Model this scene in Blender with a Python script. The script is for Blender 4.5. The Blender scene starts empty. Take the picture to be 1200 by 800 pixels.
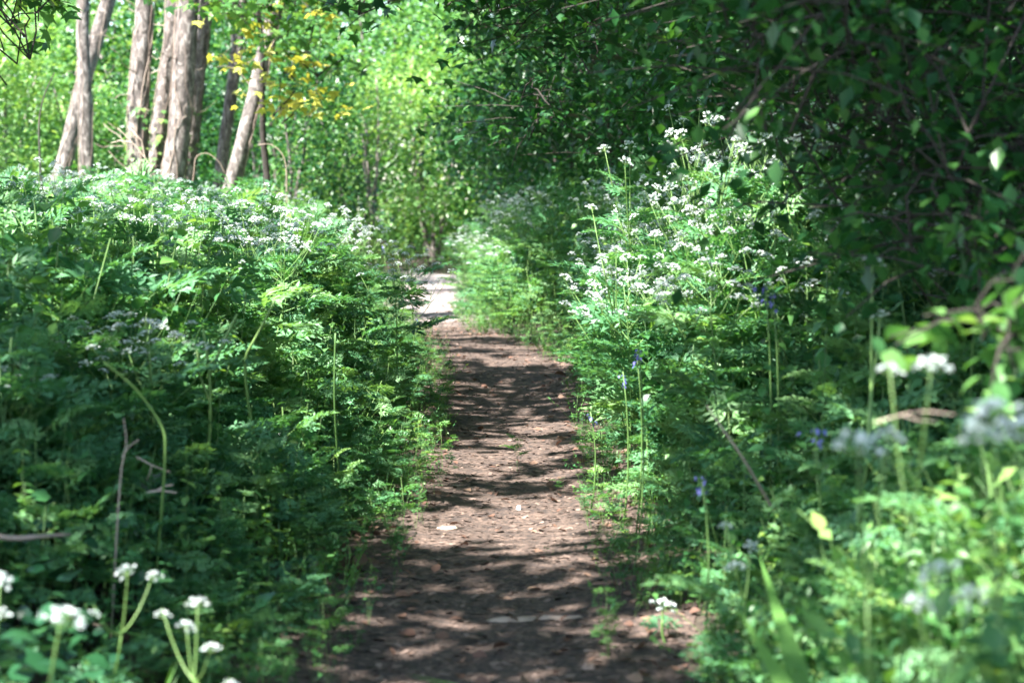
import bpy, math
import numpy as np
from mathutils import Vector

rng = np.random.default_rng(7)
sc = bpy.context.scene

# ---------------------------------------------------------------- camera
F, CX, CY, HZ, CAMZ = 2333.0, 600.0, 400.0, 250.0, 1.15
PITCH = math.atan((CY - HZ) / F)
cam_d = bpy.data.cameras.new("camera")
cam_d.lens = 70; cam_d.sensor_width = 36
cam_d.clip_start = 0.1; cam_d.clip_end = 1000
cam_d.dof.use_dof = True
cam_d.dof.focus_distance = 9.5
cam_d.dof.aperture_fstop = 3.6
cam = bpy.data.objects.new("camera", cam_d)
sc.collection.objects.link(cam)
cam.location = (0, 0, CAMZ)
cam.rotation_euler = (math.pi / 2 - PITCH, 0, 0)
sc.camera = cam

# ---------------------------------------------------------------- light
S = np.array([-0.40, -0.40, 0.80]); S = S / np.linalg.norm(S)      # towards the sun
EL = math.asin(S[2])
w = bpy.data.worlds.new("World"); sc.world = w; w.use_nodes = True
nt = w.node_tree; bg = nt.nodes['Background']
sky = nt.nodes.new('ShaderNodeTexSky'); sky.sky_type = 'NISHITA'; sky.sun_disc = False
sky.sun_elevation = EL
sky.sun_rotation = math.atan2(S[0], S[1])
nt.links.new(sky.outputs[0], bg.inputs[0]); bg.inputs[1].default_value = 0.11
sl = bpy.data.lights.new("sun", 'SUN'); sl.energy = 5.0; sl.angle = math.radians(0.53); sl.color = (1.0, 0.96, 0.90)
so = bpy.data.objects.new("sun", sl); sc.collection.objects.link(so)
so.rotation_euler = Vector(S).to_track_quat('Z', 'Y').to_euler()
sc.view_settings.view_transform = 'Standard'; sc.view_settings.look = 'None'
sc.view_settings.gamma = 1.0; sc.view_settings.use_curve_mapping = False
sc.view_settings.exposure = 2.45
cy = sc.cycles
cy.max_bounces = 7; cy.diffuse_bounces = 5; cy.glossy_bounces = 2; cy.transmission_bounces = 2
cy.sample_clamp_indirect = 5.0; cy.caustics_reflective = False; cy.caustics_refractive = False
cy.use_denoising = True

# ---------------------------------------------------------------- helpers
def W(px, py, d):
    """world point that stands d metres ahead of the camera in the direction seen at px, py"""
    a = (px - CX) / F; b = (CY - py) / F
    dx, dy, dz = a, math.cos(PITCH) + b * math.sin(PITCH), -math.sin(PITCH) + b * math.cos(PITCH)
    k = d / dy
    return np.array([dx * k, d, CAMZ + dz * k])

def sst(a, b, x):
    t = np.clip((x - a) / (b - a), 0, 1); return t * t * (3 - 2 * t)

_lat = np.random.default_rng(99).random((256, 256))
def vn(x, y):
    x = np.asarray(x, float); y = np.asarray(y, float)
    xi = np.floor(x).astype(int); yi = np.floor(y).astype(int)
    fx = x - xi; fy = y - yi; fx = fx * fx * (3 - 2 * fx); fy = fy * fy * (3 - 2 * fy)
    g = lambda i, j: _lat[i & 255, j & 255]
    return (g(xi, yi) * (1 - fx) + g(xi + 1, yi) * fx) * (1 - fy) + (g(xi, yi + 1) * (1 - fx) + g(xi + 1, yi + 1) * fx) * fy

PD = [-10, 0, 5, 8, 12, 14.3, 16.8, 19, 22, 33, 36, 39, 42, 50]
PC = [-.1, -.1, -.09, .01, .0, -.03, -.25, -.68, -.95, -1.35, -1.8, -3.2, -6.5, -16]
PW = [.5, .5, .47, .45, .50, .57, .50, .36, .45, .62, .8, 1.1, 1.4, 1.4]
def pc(d): return np.interp(d, PD, PC)
def pw(d): return np.interp(d, PD, PW)
def ground(x, d):
    s = np.abs(x - pc(d)) - pw(d)
    s = np.where(d > 36, s + 0, s)
    bank = np.where(x < pc(d), 0.28, 0.34) * sst(0.0, 1.9, s)
    bank = bank * (1 - sst(37, 41, d))
    n = (vn(x * 1.3 + 7, d * 1.3) - .5) * .10 * sst(-.1, .8, s) + (vn(x * 3 + 3, d * 3) - .5) * .03
    return bank + n + 0.35 * sst(3, 14, s) + 0.02 * sst(-.5, 0.1, s)

class G:
    def __init__(self): self.v = []; self.t = []; self.m = []; self.r = []; self.n = 0
    def add(self, v, t, m=0, r=0.5):
        v = np.asarray(v, np.float32).reshape(-1, 3); t = np.asarray(t, np.int32).reshape(-1, 3)
        self.v.append(v); self.t.append(t + self.n); self.n += len(v)
        self.m.append(np.broadcast_to(np.asarray(m, np.int32), (len(t),)).copy())
        self.r.append(np.broadcast_to(np.asarray(r, np.float32), (len(v),)).copy())
        return self
    def arr(self):
        if not self.v: return np.zeros((0, 3), np.float32), np.zeros((0, 3), np.int32), np.zeros(0, np.int32), np.zeros(0, np.float32)
        return np.concatenate(self.v), np.concatenate(self.t), np.concatenate(self.m), np.concatenate(self.r)
    def inst(self, T, pos, R, scale=1.0, rnd=None, m=None):
        """many copies of template T (v,t,m,r) baked into this mesh"""
        v, t, mm, rr = T; pos = np.asarray(pos, np.float32).reshape(-1, 3); k = len(pos)
        if k == 0: return self
        scale = np.asarray(scale, np.float32)
        if scale.ndim == 0: scale = np.full((k, 3), scale)
        elif scale.ndim == 1: scale = np.repeat(scale[:, None], 3, 1)
        vv = np.einsum('kij,knj->kni', np.asarray(R, np.float32), v[None] * scale[:, None, :]) + pos[:, None, :]
        tt = t[None] + (np.arange(k, dtype=np.int32) * len(v))[:, None, None]
        if rnd is None: r = np.tile(rr, k)
        else: r = np.clip(rr[None] * .35 + np.asarray(rnd)[:, None] * .65, 0, 1).ravel()
        return self.add(vv.reshape(-1, 3), tt.reshape(-1, 3), np.tile(mm, k) if m is None else m, r)

def mesh_of(name, g, mats, smooth=False):
    v, t, m, r = g.arr() if isinstance(g, G) else g
    me = bpy.data.meshes.new(name)
    me.vertices.add(len(v)); me.vertices.foreach_set('co', v.astype(np.float32).ravel())
    me.loops.add(len(t) * 3); me.loops.foreach_set('vertex_index', t.astype(np.int32).ravel())
    me.polygons.add(len(t)); me.polygons.foreach_set('loop_start', np.arange(len(t), dtype=np.int32) * 3)
    me.polygons.foreach_set('material_index', m.astype(np.int32))
    if smooth: me.polygons.foreach_set('use_smooth', np.ones(len(t), bool))
    a = me.attributes.new('rnd', 'FLOAT', 'POINT'); a.data.foreach_set('value', r.astype(np.float32))
    me.update()
    for x in (mats if isinstance(mats, (list, tuple)) else [mats]): me.materials.append(x)
    return me

def obj(name, g, mats, parent=None, loc=None, smooth=False):
    me = g if isinstance(g, bpy.types.Mesh) else mesh_of(name, g, mats, smooth)
    o = bpy.data.objects.new(name, me); sc.collection.objects.link(o)
    if parent is not None: o.parent = parent
    if loc is not None: o.location = loc
    return o
def tag(o, label=None, cat=None, group=None, kind=None):
    if label: o['label'] = label
    if cat: o['category'] = cat
    if group: o['group'] = group
    if kind: o['kind'] = kind
    return o
def thing(name, label, cat, loc=(0, 0, 0), group=None, rz=0):
    o = bpy.data.objects.new(name, None); sc.collection.objects.link(o)
    o.empty_display_size = .2
    o.location = [float(c) for c in loc]; o.rotation_euler = (0, 0, rz)
    return tag(o, label, cat, group)

def rot(yaw, pitch=0, roll=0):
    yaw, pitch, roll = np.broadcast_arrays(np.asarray(yaw, float), np.asarray(pitch, float), np.asarray(roll, float))
    yaw = np.atleast_1d(yaw); pitch = np.atleast_1d(pitch); roll = np.atleast_1d(roll)
    cz, sz, cx_, sx, cyy, sy = np.cos(yaw), np.sin(yaw), np.cos(pitch), np.sin(pitch), np.cos(roll), np.sin(roll)
    z = np.zeros_like(cz); o = np.ones_like(cz)
    Rz = np.stack([cz, -sz, z, sz, cz, z, z, z, o], -1).reshape(-1, 3, 3)
    Rx = np.stack([o, z, z, z, cx_, -sx, z, sx, cx_], -1).reshape(-1, 3, 3)
    Ry = np.stack([cyy, z, sy, z, o, z, -sy, z, cyy], -1).reshape(-1, 3, 3)
    return Rz @ Rx @ Ry

def tube(g, pts, rad, sides=5, m=0, r=0.5, rough=0.0):
    pts = np.asarray(pts, float); n = len(pts)
    rad = np.interp(np.linspace(0, 1, n), np.linspace(0, 1, len(np.atleast_1d(rad))), np.atleast_1d(rad))
    tan = np.gradient(pts, axis=0); tan /= np.linalg.norm(tan, axis=1)[:, None] + 1e-9
    ref = np.array([0, 1., 0]) if abs(tan[0, 1]) < .8 else np.array([1., 0, 0])
    vs = []
    for i in range(n):
        a = np.cross(ref, tan[i]); a /= np.linalg.norm(a) + 1e-9; b = np.cross(tan[i], a)
        th = np.arange(sides) * 2 * math.pi / sides
        rr = rad[i] * (1 + rough * (rng.random(sides) - .5))
        vs.append(pts[i] + rr[:, None] * (np.cos(th)[:, None] * a + np.sin(th)[:, None] * b))
    v = np.concatenate(vs + [pts[-1:]]); t = []
    for i in range(n - 1):
        for j in range(sides):
            a, b = i * sides + j, i * sides + (j + 1) % sides; c, d = a + sides, b + sides
            t += [(a, b, d), (a, d, c)]
    for j in range(sides): t.append(((n - 1) * sides + j, (n - 1) * sides + (j + 1) % sides, n * sides))
    return g.add(v, t, m, r)

def curve(p0, p1, bend=(0, 0, 0), n=7, wob=0.0):
    p0, p1, bend = map(lambda q: np.asarray(q, float), (p0, p1, bend))
    t = np.linspace(0, 1, n)[:, None]
    p = p0 * (1 - t) + p1 * t + bend * (4 * t * (1 - t))
    if wob: p = p + rng.normal(0, wob, p.shape) * (t > 0) * (t < 1)
    return p

# ---------------------------------------------------------------- materials
def mat(name): 
    m = bpy.data.materials.new(name); m.use_nodes = True
    nt = m.node_tree; nt.nodes.clear()
    return m, nt, nt.nodes.new('ShaderNodeOutputMaterial')
def ramp(nt, fac, stops):
    r = nt.nodes.new('ShaderNodeValToRGB'); e = r.color_ramp.elements
    while len(e) < len(stops): e.new(.5)
    for k, (p, c) in enumerate(stops): e[k].position = p; e[k].color = (*c, 1)
    nt.links.new(fac, r.inputs[0]); return r.outputs[0]
def leafmat(name, stops, transl=.35, rough=.42, tint=(1.5, 1.45, .55), spec=.5, orand=0.0):
    m, nt, out = mat(name)
    at = nt.nodes.new('ShaderNodeAttribute'); at.attribute_name = 'rnd'
    tc = nt.nodes.new('ShaderNodeTexCoord')
    nz = nt.nodes.new('ShaderNodeTexNoise'); nz.inputs['Scale'].default_value = 2.2; nz.inputs['Detail'].default_value = 3
    geo = nt.nodes.new('ShaderNodeNewGeometry'); nt.links.new(geo.outputs['Position'], nz.inputs['Vector'])
    ad = nt.nodes.new('ShaderNodeMath'); ad.operation = 'MULTIPLY_ADD'; nt.links.new(nz.outputs[0], ad.inputs[0]); ad.inputs[1].default_value = .7
    sb = nt.nodes.new('ShaderNodeMath'); sb.operation = 'SUBTRACT'; nt.links.new(at.outputs['Fac'], sb.inputs[0]); sb.inputs[1].default_value = .35
    oi = nt.nodes.new('ShaderNodeObjectInfo'); o2 = nt.nodes.new('ShaderNodeMath'); o2.operation = 'MULTIPLY_ADD'
    nt.links.new(oi.outputs['Random'], o2.inputs[0]); o2.inputs[1].default_value = orand; nt.links.new(sb.outputs[0], o2.inputs[2])
    nt.links.new(o2.outputs[0], ad.inputs[2])
    c = ramp(nt, ad.outputs[0], stops)
    p = nt.nodes.new('ShaderNodeBsdfPrincipled'); nt.links.new(c, p.inputs['Base Color']); p.inputs['Roughness'].default_value = rough
    p.inputs['Specular IOR Level'].default_value = spec
    tr = nt.nodes.new('ShaderNodeBsdfTranslucent')
    mx = nt.nodes.new('ShaderNodeMix'); mx.data_type = 'RGBA'; mx.blend_type = 'MULTIPLY'; mx.inputs[0].default_value = 1
    nt.links.new(c, mx.inputs[6]); mx.inputs[7].default_value = (*tint, 1); nt.links.new(mx.outputs[2], tr.inputs[0])
    ms = nt.nodes.new('ShaderNodeMixShader'); ms.inputs[0].default_value = transl
    nt.links.new(p.outputs[0], ms.inputs[1]); nt.links.new(tr.outputs[0], ms.inputs[2]); nt.links.new(ms.outputs[0], out.inputs[0])
    return m
def soilmat(name, stops, scale=6, bump=.6, fine=60):
    m, nt, out = mat(name)
    geo = nt.nodes.new('ShaderNodeNewGeometry')
    n1 = nt.nodes.new('ShaderNodeTexNoise'); n1.inputs['Scale'].default_value = scale; n1.inputs['Detail'].default_value = 9; n1.inputs['Roughness'].default_value = .72
    n2 = nt.nodes.new('ShaderNodeTexNoise'); n2.inputs['Scale'].default_value = fine; n2.inputs['Detail'].default_value = 4
    vo = nt.nodes.new('ShaderNodeTexVoronoi'); vo.inputs['Scale'].default_value = fine * .8
    for q in (n1, n2, vo): nt.links.new(geo.outputs['Position'], q.inputs['Vector'])
    a = nt.nodes.new('ShaderNodeMix'); a.inputs[0].default_value = .45
    nt.links.new(n1.outputs[0], a.inputs[2]); nt.links.new(n2.outputs[0], a.inputs[3])
    c = ramp(nt, a.outputs[0], stops)
    p = nt.nodes.new('ShaderNodeBsdfPrincipled'); p.inputs['Roughness'].default_value = .9; nt.links.new(c, p.inputs['Base Color'])
    b = nt.nodes.new('ShaderNodeBump'); b.inputs['Strength'].default_value = bump; b.inputs['Distance'].default_value = .03
    nt.links.new(a.outputs[0], b.inputs['Height']); nt.links.new(b.outputs[0], p.inputs['Normal'])
    nt.links.new(p.outputs[0], out.inputs[0]); return m
def barkmat(name, stops):
    m, nt, out = mat(name)
    tc = nt.nodes.new('ShaderNodeTexCoord'); mp = nt.nodes.new('ShaderNodeMapping'); mp.inputs['Scale'].default_value = (9, 9, 4.5)
    nt.links.new(tc.outputs['Object'], mp.inputs[0])
    n1 = nt.nodes.new('ShaderNodeTexNoise'); n1.inputs['Scale'].default_value = 1.6; n1.inputs['Detail'].default_value = 8; n1.inputs['Roughness'].default_value = .7; n1.inputs['Distortion'].default_value = .8
    nt.links.new(mp.outputs[0], n1.inputs['Vector'])
    c = ramp(nt, n1.outputs[0], stops)
    p = nt.nodes.new('ShaderNodeBsdfPrincipled'); p.inputs['Roughness'].default_value = .85; nt.links.new(c, p.inputs['Base Color'])
    b = nt.nodes.new('ShaderNodeBump'); b.inputs['Strength'].default_value = .8; b.inputs['Distance'].default_value = .03
    nt.links.new(n1.outputs[0], b.inputs['Height']); nt.links.new(b.outputs[0], p.inputs['Normal']); nt.links.new(p.outputs[0], out.inputs[0])
    return m
def rndmat(name, stops, rough=.7, transl=0.0):
    m, nt, out = mat(name)
    at = nt.nodes.new('ShaderNodeAttribute'); at.attribute_name = 'rnd'
    c = ramp(nt, at.outputs['Fac'], stops)
    p = nt.nodes.new('ShaderNodeBsdfPrincipled'); p.inputs['Roughness'].default_value = rough; nt.links.new(c, p.inputs['Base Color'])
    if transl:
        tr = nt.nodes.new('ShaderNodeBsdfTranslucent'); nt.links.new(c, tr.inputs[0]); ms = nt.nodes.new('ShaderNodeMixShader'); ms.inputs[0].default_value = transl
        nt.links.new(p.outputs[0], ms.inputs[1]); nt.links.new(tr.outputs[0], ms.inputs[2]); nt.links.new(ms.outputs[0], out.inputs[0])
    else: nt.links.new(p.outputs[0], out.inputs[0])
    return m

M_herb = leafmat('herb_leaf', [(0.05, (.026, .10, .036)), (.4, (.055, .18, .06)), (.75, (.12, .28, .07)), (1, (.26, .40, .09))], .35, .40)
M_fern = leafmat('ferny_leaf', [(0.05, (.045, .15, .07)), (.5, (.10, .27, .12)), (1, (.23, .40, .15))], .35, .5)
M_ivy = leafmat('ivy_leaf', [(0.1, (.008, .04, .018)), (.7, (.02, .08, .03)), (1, (.05, .14, .04))], .12, .28)
M_grass = leafmat('grass_blade', [(0.1, (.04, .14, .04)), (1, (.14, .30, .07))], .35, .45)
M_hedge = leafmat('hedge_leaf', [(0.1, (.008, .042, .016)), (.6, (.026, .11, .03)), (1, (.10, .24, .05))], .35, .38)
M_tree = leafmat('tree_leaf', [(0.05, (.018, .075, .026)), (.45, (.065, .185, .055)), (.8, (.15, .31, .085)), (1, (.28, .41, .12))], .38, .40, (1.35, 1.35, .65), orand=.35)
M_canopy = leafmat('canopy_leaf', [(0.1, (.02, .09, .02)), (1, (.07, .2, .03))], .3, .42)
M_yell = leafmat('yellow_leaf', [(0.1, (.36, .42, .08)), (1, (.66, .62, .16))], .45, .45, (1.2, 1.05, .5))
M_brown = rndmat('dead_leaf', [(0, (.10, .045, .03)), (.5, (.17, .095, .065)), (1, (.34, .23, .16))], .7, .15)
M_petal = rndmat('white_petal', [(0, (.40, .52, .48)), (.45, (.66, .72, .70)), (1, (.86, .87, .86))], .6, .35)  # greenish low end: unopened heads, and blue sky shade put into the petal colour
M_blue = rndmat('blue_petal', [(0, (.12, .13, .42)), (1, (.26, .25, .62))], .5, .3)
M_stem = rndmat('green_stem', [(0, (.06, .16, .045)), (1, (.22, .36, .10))], .45, .2)
M_dry = rndmat('dry_stem', [(0, (.18, .12, .09)), (1, (.44, .35, .28))], .7)
M_bark = barkmat('bark', [(.36, (.05, .042, .038)), (.5, (.15, .125, .112)), (.62, (.36, .32, .295))])
M_dbark = barkmat('dark_bark', [(.3, (.02, .016, .013)), (.7, (.06, .048, .04))])
M_vine = rndmat('vine_stem', [(0, (.14, .10, .08)), (1, (.42, .33, .27))], .8)
M_ground = soilmat('woodland_floor', [(.3, (.018, .014, .010)), (.55, (.05, .038, .026)), (.75, (.09, .07, .045))], 5, .8, 40)
M_path0 = soilmat('trodden_soil', [(.30, (.016, .011, .010)), (.45, (.048, .034, .029)), (.58, (.135, .090, .070)), (.70, (.33, .24, .195))], 9, .9, 55)
def sunlit_end(m):  # far soil made paler and cooler: sunlight on the path's end, put into colour
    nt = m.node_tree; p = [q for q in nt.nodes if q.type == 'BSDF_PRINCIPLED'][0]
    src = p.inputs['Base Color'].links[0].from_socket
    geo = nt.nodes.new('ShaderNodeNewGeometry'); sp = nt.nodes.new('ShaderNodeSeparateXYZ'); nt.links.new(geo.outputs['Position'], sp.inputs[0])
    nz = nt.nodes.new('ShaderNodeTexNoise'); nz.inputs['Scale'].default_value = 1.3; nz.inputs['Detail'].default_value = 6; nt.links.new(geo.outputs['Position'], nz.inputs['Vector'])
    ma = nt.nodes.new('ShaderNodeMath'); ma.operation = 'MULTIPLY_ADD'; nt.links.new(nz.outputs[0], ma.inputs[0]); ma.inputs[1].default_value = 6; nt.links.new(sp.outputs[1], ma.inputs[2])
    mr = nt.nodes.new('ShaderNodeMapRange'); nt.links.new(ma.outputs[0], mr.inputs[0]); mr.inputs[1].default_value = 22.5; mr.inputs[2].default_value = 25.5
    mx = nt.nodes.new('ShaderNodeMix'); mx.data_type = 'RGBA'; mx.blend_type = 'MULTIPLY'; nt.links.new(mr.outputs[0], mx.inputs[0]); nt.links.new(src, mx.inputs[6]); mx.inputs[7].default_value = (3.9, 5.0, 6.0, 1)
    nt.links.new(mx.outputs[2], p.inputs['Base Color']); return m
M_path = sunlit_end(M_path0)
M_chip = rndmat('litter_chip', [(0, (.03, .02, .016)), (.55, (.11, .075, .06)), (.9, (.28, .20, .165)), (1, (.5, .45, .42))], .75)

# ---------------------------------------------------------------- ground and path
def sheet(name, xs, ds, fx, mats, dz, cond=None):
    X, D = np.meshgrid(xs, ds); PX = fx(X, D)
    Z = ground(PX, D) + dz
    v = np.stack([PX, D, Z], -1).reshape(-1, 3); nx = len(xs); t = []
    i, j = np.meshgrid(np.arange(len(ds) - 1), np.arange(nx - 1), indexing='ij')
    a = (i * nx + j).ravel(); b = a + 1; c = a + nx; d = c + 1
    t = np.concatenate([np.stack([a, b, d], -1), np.stack([a, d, c], -1)])
    g = G().add(v, t); o = obj(name, g, mats, smooth=True); tag(o, kind='structure'); return o
xs = np.concatenate([np.linspace(-250, -12, 20), np.linspace(-11, 11, 221), np.linspace(12, 250, 20)])
ds = np.concatenate([np.linspace(-60, -4, 12), np.linspace(-3, 46, 350), np.linspace(48, 400, 40)])
sheet('ground', xs, ds, lambda X, D: X, M_ground, 0)
def pathx(X, D):
    e = (vn(D * 1.7 + 11, X * 0 + 3) - .5) * .16 + (vn(D * 6, X * 0 + 30) - .5) * .05
    e2 = (vn(D * 1.5 + 51, X * 0 + 3) - .5) * .16 + (vn(D * 6, X * 0 + 60) - .5) * .05
    return pc(D) + X * (pw(D) + .12 + np.where(X < 0, e, e2))
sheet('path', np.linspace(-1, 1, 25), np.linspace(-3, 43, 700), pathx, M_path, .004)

# litter of chips, pebbles and crumbs on the path
def chips(n, dmin, dmax, smin, smax, spread=1.25):
    g = G()
    d = dmin + (dmax - dmin) * rng.random(n) ** 1.3
    x = pc(d) + (rng.random(n) * 2 - 1) * pw(d) * spread
    T = (np.array([[-.5, -.25, 0], [.45, -.3, 0], [.6, .15, .05], [0, .35, 0], [-.4, .2, .06], [0, 0, .12]], np.float32),
         np.array([[0, 1, 5], [1, 2, 5], [2, 3, 5], [3, 4, 5], [4, 0, 5]]), np.zeros(5, int), np.full(6, .5))
    s = smin + (smax - smin) * rng.random(n) ** 2.5
    g.inst(T, np.stack([x, d, ground(x, d) + .006], -1), rot(rng.random(n) * 6.3, rng.normal(0, .15, n), rng.normal(0, .15, n)), s, rng.random(n) ** 2.2)
    return g
tag(obj('leaf_litter', chips(34000, 4, 36, .004, .036), M_chip), 'crumbs, bark chips and pebbles strewn over the brown path', 'leaf litter', kind='stuff')

# ---------------------------------------------------------------- leaf templates
def leaf_simple():      # folded kite, 1 long, points +y
    v = np.array([[0, 0, 0], [-.3, .45, .05], [0, .5, -.06], [.3, .45, .05], [0, 1, -.1]], np.float32)
    t = np.array([[0, 2, 1], [0, 3, 2], [1, 2, 4], [2, 3, 4]]); return v, t, np.zeros(4, int), np.full(5, .5, np.float32)
def leaf_ovate(wd=.33):
    v = [[0, 0, 0], [0, .35, -.03], [0, .7, -.05], [0, 1, -.16], [-wd, .28, .06], [-wd * .9, .58, .04], [wd, .28, .06], [wd * .9, .58, .04]]
    t = [[0, 1, 4], [4, 1, 5], [1, 2, 5], [2, 3, 5], [0, 6, 1], [6, 7, 1], [1, 7, 2], [2, 7, 3]]
    return np.array(v, np.float32), np.array(t), np.zeros(8, int), np.full(8, .5, np.float32)
def leaf_maple():
    pts = [(0, 0), (.18, .04), (.48, .02), (.36, .22), (.62, .48), (.32, .46), (.2, .56), (.0, 1.0), (-.2, .56), (-.32, .46), (-.62, .48), (-.36, .22), (-.48, .02), (-.18, .04)]
    v = [[0, .3, .04]] + [[x, y, -.12 * (x * x + (y - .3) ** 2) * 1.6 + (.04 if k % 2 else 0)] for k, (x, y) in enumerate(pts)]
    n = len(pts); t = [[0, 1 + k, 1 + (k + 1) % n] for k in range(n)]
    return np.array(v, np.float32), np.array(t), np.zeros(n, int), np.full(n + 1, .5, np.float32)
L_S, L_O, L_M = leaf_simple(), leaf_ovate(), leaf_maple()
L_I = leaf_ovate(.46)
L_N = (L_S[0] * np.array([.62, 1, 1], np.float32),) + L_S[1:]
def T_of(g): return g.arr()

def fern_leaf(npin=6, seed=0, fine=True):   # one much divided leaf, 1 long along +y, arching
    r = np.random.default_rng(seed); g = G()
    for k in range(npin):
        f = .28 + .68 * k / (npin - 1); L = .42 * (1 - (f - .28) / .85) + .05
        z = .10 * math.sin(f * 2.4) - .12 * f * f
        for sgn in (-1, 1):
            m = 4 if fine else 3
            for q in range(m):
                a = (q + .6) / m; px, pyy = sgn * L * a * .92, f + L * a * .42
                n2 = 3 if fine else 2
                yaw = [-sgn * (1.1 + .0), -sgn * .25, -sgn * 1.9][:n2]
                sz = L * (.52 - .24 * a) * (1 if fine else 1.35)
                for yy in yaw: g.inst(L_N, [[px, pyy, z + r.normal(0, .012)]], rot(yy + r.normal(0, .2), r.normal(0, .3), r.normal(0, .3)), sz * r.uniform(.8, 1.15))
    g.inst(L_S, [[0, .93, -.03]], rot(0, -.3), .2)
    tube(g, [[0, 0, 0], [0, .3, .055], [0, .65, .05], [0, .97, -.03]], [.008, .003], 3, 1, .5)
    return g.arr()
FERNS = [fern_leaf(6, s) for s in range(3)]
FERNS_LO = [fern_leaf(5, s + 9, False) for s in range(3)]

def nettle(seed, n=9):      # 1 m tall upright stem with opposite toothed leaves
    r = np.random.default_rng(seed); g = G()
    P = curve([0, 0, 0], [r.normal(0, .06), r.normal(0, .06), 1], (r.normal(0, .03), r.normal(0, .03), 0), 6)
    tube(g, P, [.0035, .0015], 3, 1, .2)
    for k in range(n):
        f = .3 + .7 * k / (n - 1); p = [np.interp(f, np.linspace(0, 1, 6), P[:, i]) for i in range(3)]
        for h in (0, math.pi):
            g.inst(L_O, [p], rot(k * 1.57 + h + r.normal(0, .25), r.normal(-.15, .3), r.normal(0, .3)), r.uniform(.055, .10) * (1.1 - .45 * (k / n)), [r.random()])
    return g.arr()
def broad(seed, n=20):      # loose leafy herb
    r = np.random.default_rng(seed); g = G()
    for q in range(3):
        e = np.array([r.normal(0, .22), r.normal(0, .22), r.uniform(.7, 1)]); P = curve([0, 0, 0], e, (0, 0, .08), 5)
        tube(g, P, [.003, .0014], 3, 1, .15)
        for k in range(n // 2):
            f = r.uniform(.35, 1.0); p = [np.interp(f, np.linspace(0, 1, 5), P[:, i]) for i in range(3)]
            g.inst(L_S if k % 2 else L_O, [p], rot(r.random() * 6.3, r.normal(-.2, .45), r.normal(0, .45)), r.uniform(.03, .08), [r.random()])
    return g.arr()
def ferny(seed, nl=8, lo=False):
    r = np.random.default_rng(seed); g = G()
    for q in range(nl):
        h = r.uniform(.25, .85); yaw = q * 2.4 + r.normal(0, .3)
        p = [r.normal(0, .04), r.normal(0, .04), h]
        g.inst((FERNS_LO if lo else FERNS)[q % 3], [p], rot(yaw, r.uniform(.1, .7)), r.uniform(.20, .38), [r.random()])
    tube(g, [[0, 0, 0], [.02, .01, .5], [0, 0, .9]], [.005, .003], 3, 1, .4)
    return g.arr()
def ivy(seed, n=14):        # low mat of glossy leaves
    r = np.random.default_rng(seed); g = G()
    for k in range(n):
        g.inst(L_I, [[r.normal(0, .13), r.normal(0, .13), r.uniform(.02, 1) ** 1.3 * .3]], rot(r.random() * 6.3, r.normal(.1, .4), r.normal(0, .35)), r.uniform(.035, .065), [r.random()])
    return g.arr()
def tuft(seed, n=9):
    r = np.random.default_rng(seed); g = G()
    for k in range(n):
        a = r.random() * 6.3; L = r.uniform(.5, 1); o = r.uniform(.15, .5); w_ = .012
        P = np.array([[0, 0, 0], [math.cos(a) * o * .3, math.sin(a) * o * .3, L * .6], [math.cos(a) * o, math.sin(a) * o, L * .85]]); s = np.array([-math.sin(a), math.cos(a), 0]) * w_
        g.add([P[0] - s, P[0] + s, P[1] - s, P[1] + s, P[2]], [[0, 1, 3], [0, 3, 2], [2, 3, 4]], 0, r.random())
    return g.arr()

n = 1500; d = 4.2 + 30 * rng.random(n) ** 1.5; q = rng.random(n) ** .6 * np.where(rng.random(n) < .5, -1, 1); x = pc(d) + q * (pw(d) + .14)
g = G(); g.inst(L_O, np.stack([x, d, ground(x, d) + .012], -1), rot(rng.random(n) * 6.3, rng.normal(0, .3, n), rng.normal(0, .4, n)), rng.uniform(.02, .055, n), rng.random(n) ** 1.4)
tag(obj('fallen_leaves', g, M_brown), 'brown fallen leaves drifted over the path and its edges', 'fallen leaves', kind='stuff')

# ---------------------------------------------------------------- undergrowth
def herb_h(x, d):
    """height of the herb layer above the ground"""
    s = np.abs(x - pc(d)) - pw(d)
    left = x < pc(d)
    hl = .10 + .32 * sst(-.05, .25, s) + .62 * sst(.15, 1.1, s)
    hr = .12 + .55 * sst(-.05, .25, s) + .55 * sst(.15, .75, s) + .30 * sst(6.4, 7.4, d) * (1 - sst(10, 12, d)) * sst(-.02, .2, s)
    hr = hr * (.55 + .45 * sst(4.4, 6.4, d))
    h = np.where(left, hl, hr) * (.78 + .44 * vn(x * .9 + 40, d * .6 + 9))
    h = h * np.where(left, .22 + .70 * sst(4.1, 5.3, d) + .08 * sst(6, 8, d), 1.0)
    h = np.where((d > 16) & (d < 36) & ~left, h * (1 + .12 * sst(16, 22, d)), h)
    h = np.where(left & (d > 15), h * (1 - .62 * sst(15.5, 18, d) * (1 - sst(.4, 1.3, s))), h)
    far = sst(34, 37, d)
    return h * (1 - far) + far * 1.0
def scatter(n, dmin, dmax, power=1.0, xr=2.6, smin=0.0, smax=99, side=0):
    """points in the herb beds, thicker near the path's edges"""
    out = []
    while sum(map(len, out)) < n:
        d = dmin + (dmax - dmin) * rng.random(n) ** power; c, w_ = pc(d), pw(d)
        lim_l = -(.275 * d + .8); lim_r = np.minimum(.275 * d + .8, c + w_ + xr)
        x = lim_l + (lim_r - lim_l) * rng.random(n)
        s = np.abs(x - c) - w_
        ok = (s > smin) & (s < smax)
        if side < 0: ok &= x < c
        if side > 0: ok &= x > c
        # over 35 m the path has turned away to the left
        ok |= (d > 38.5) & (x > c + w_)
        out.append(np.stack([x, d], -1)[ok])
    return np.concatenate(out)[:n]

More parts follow.
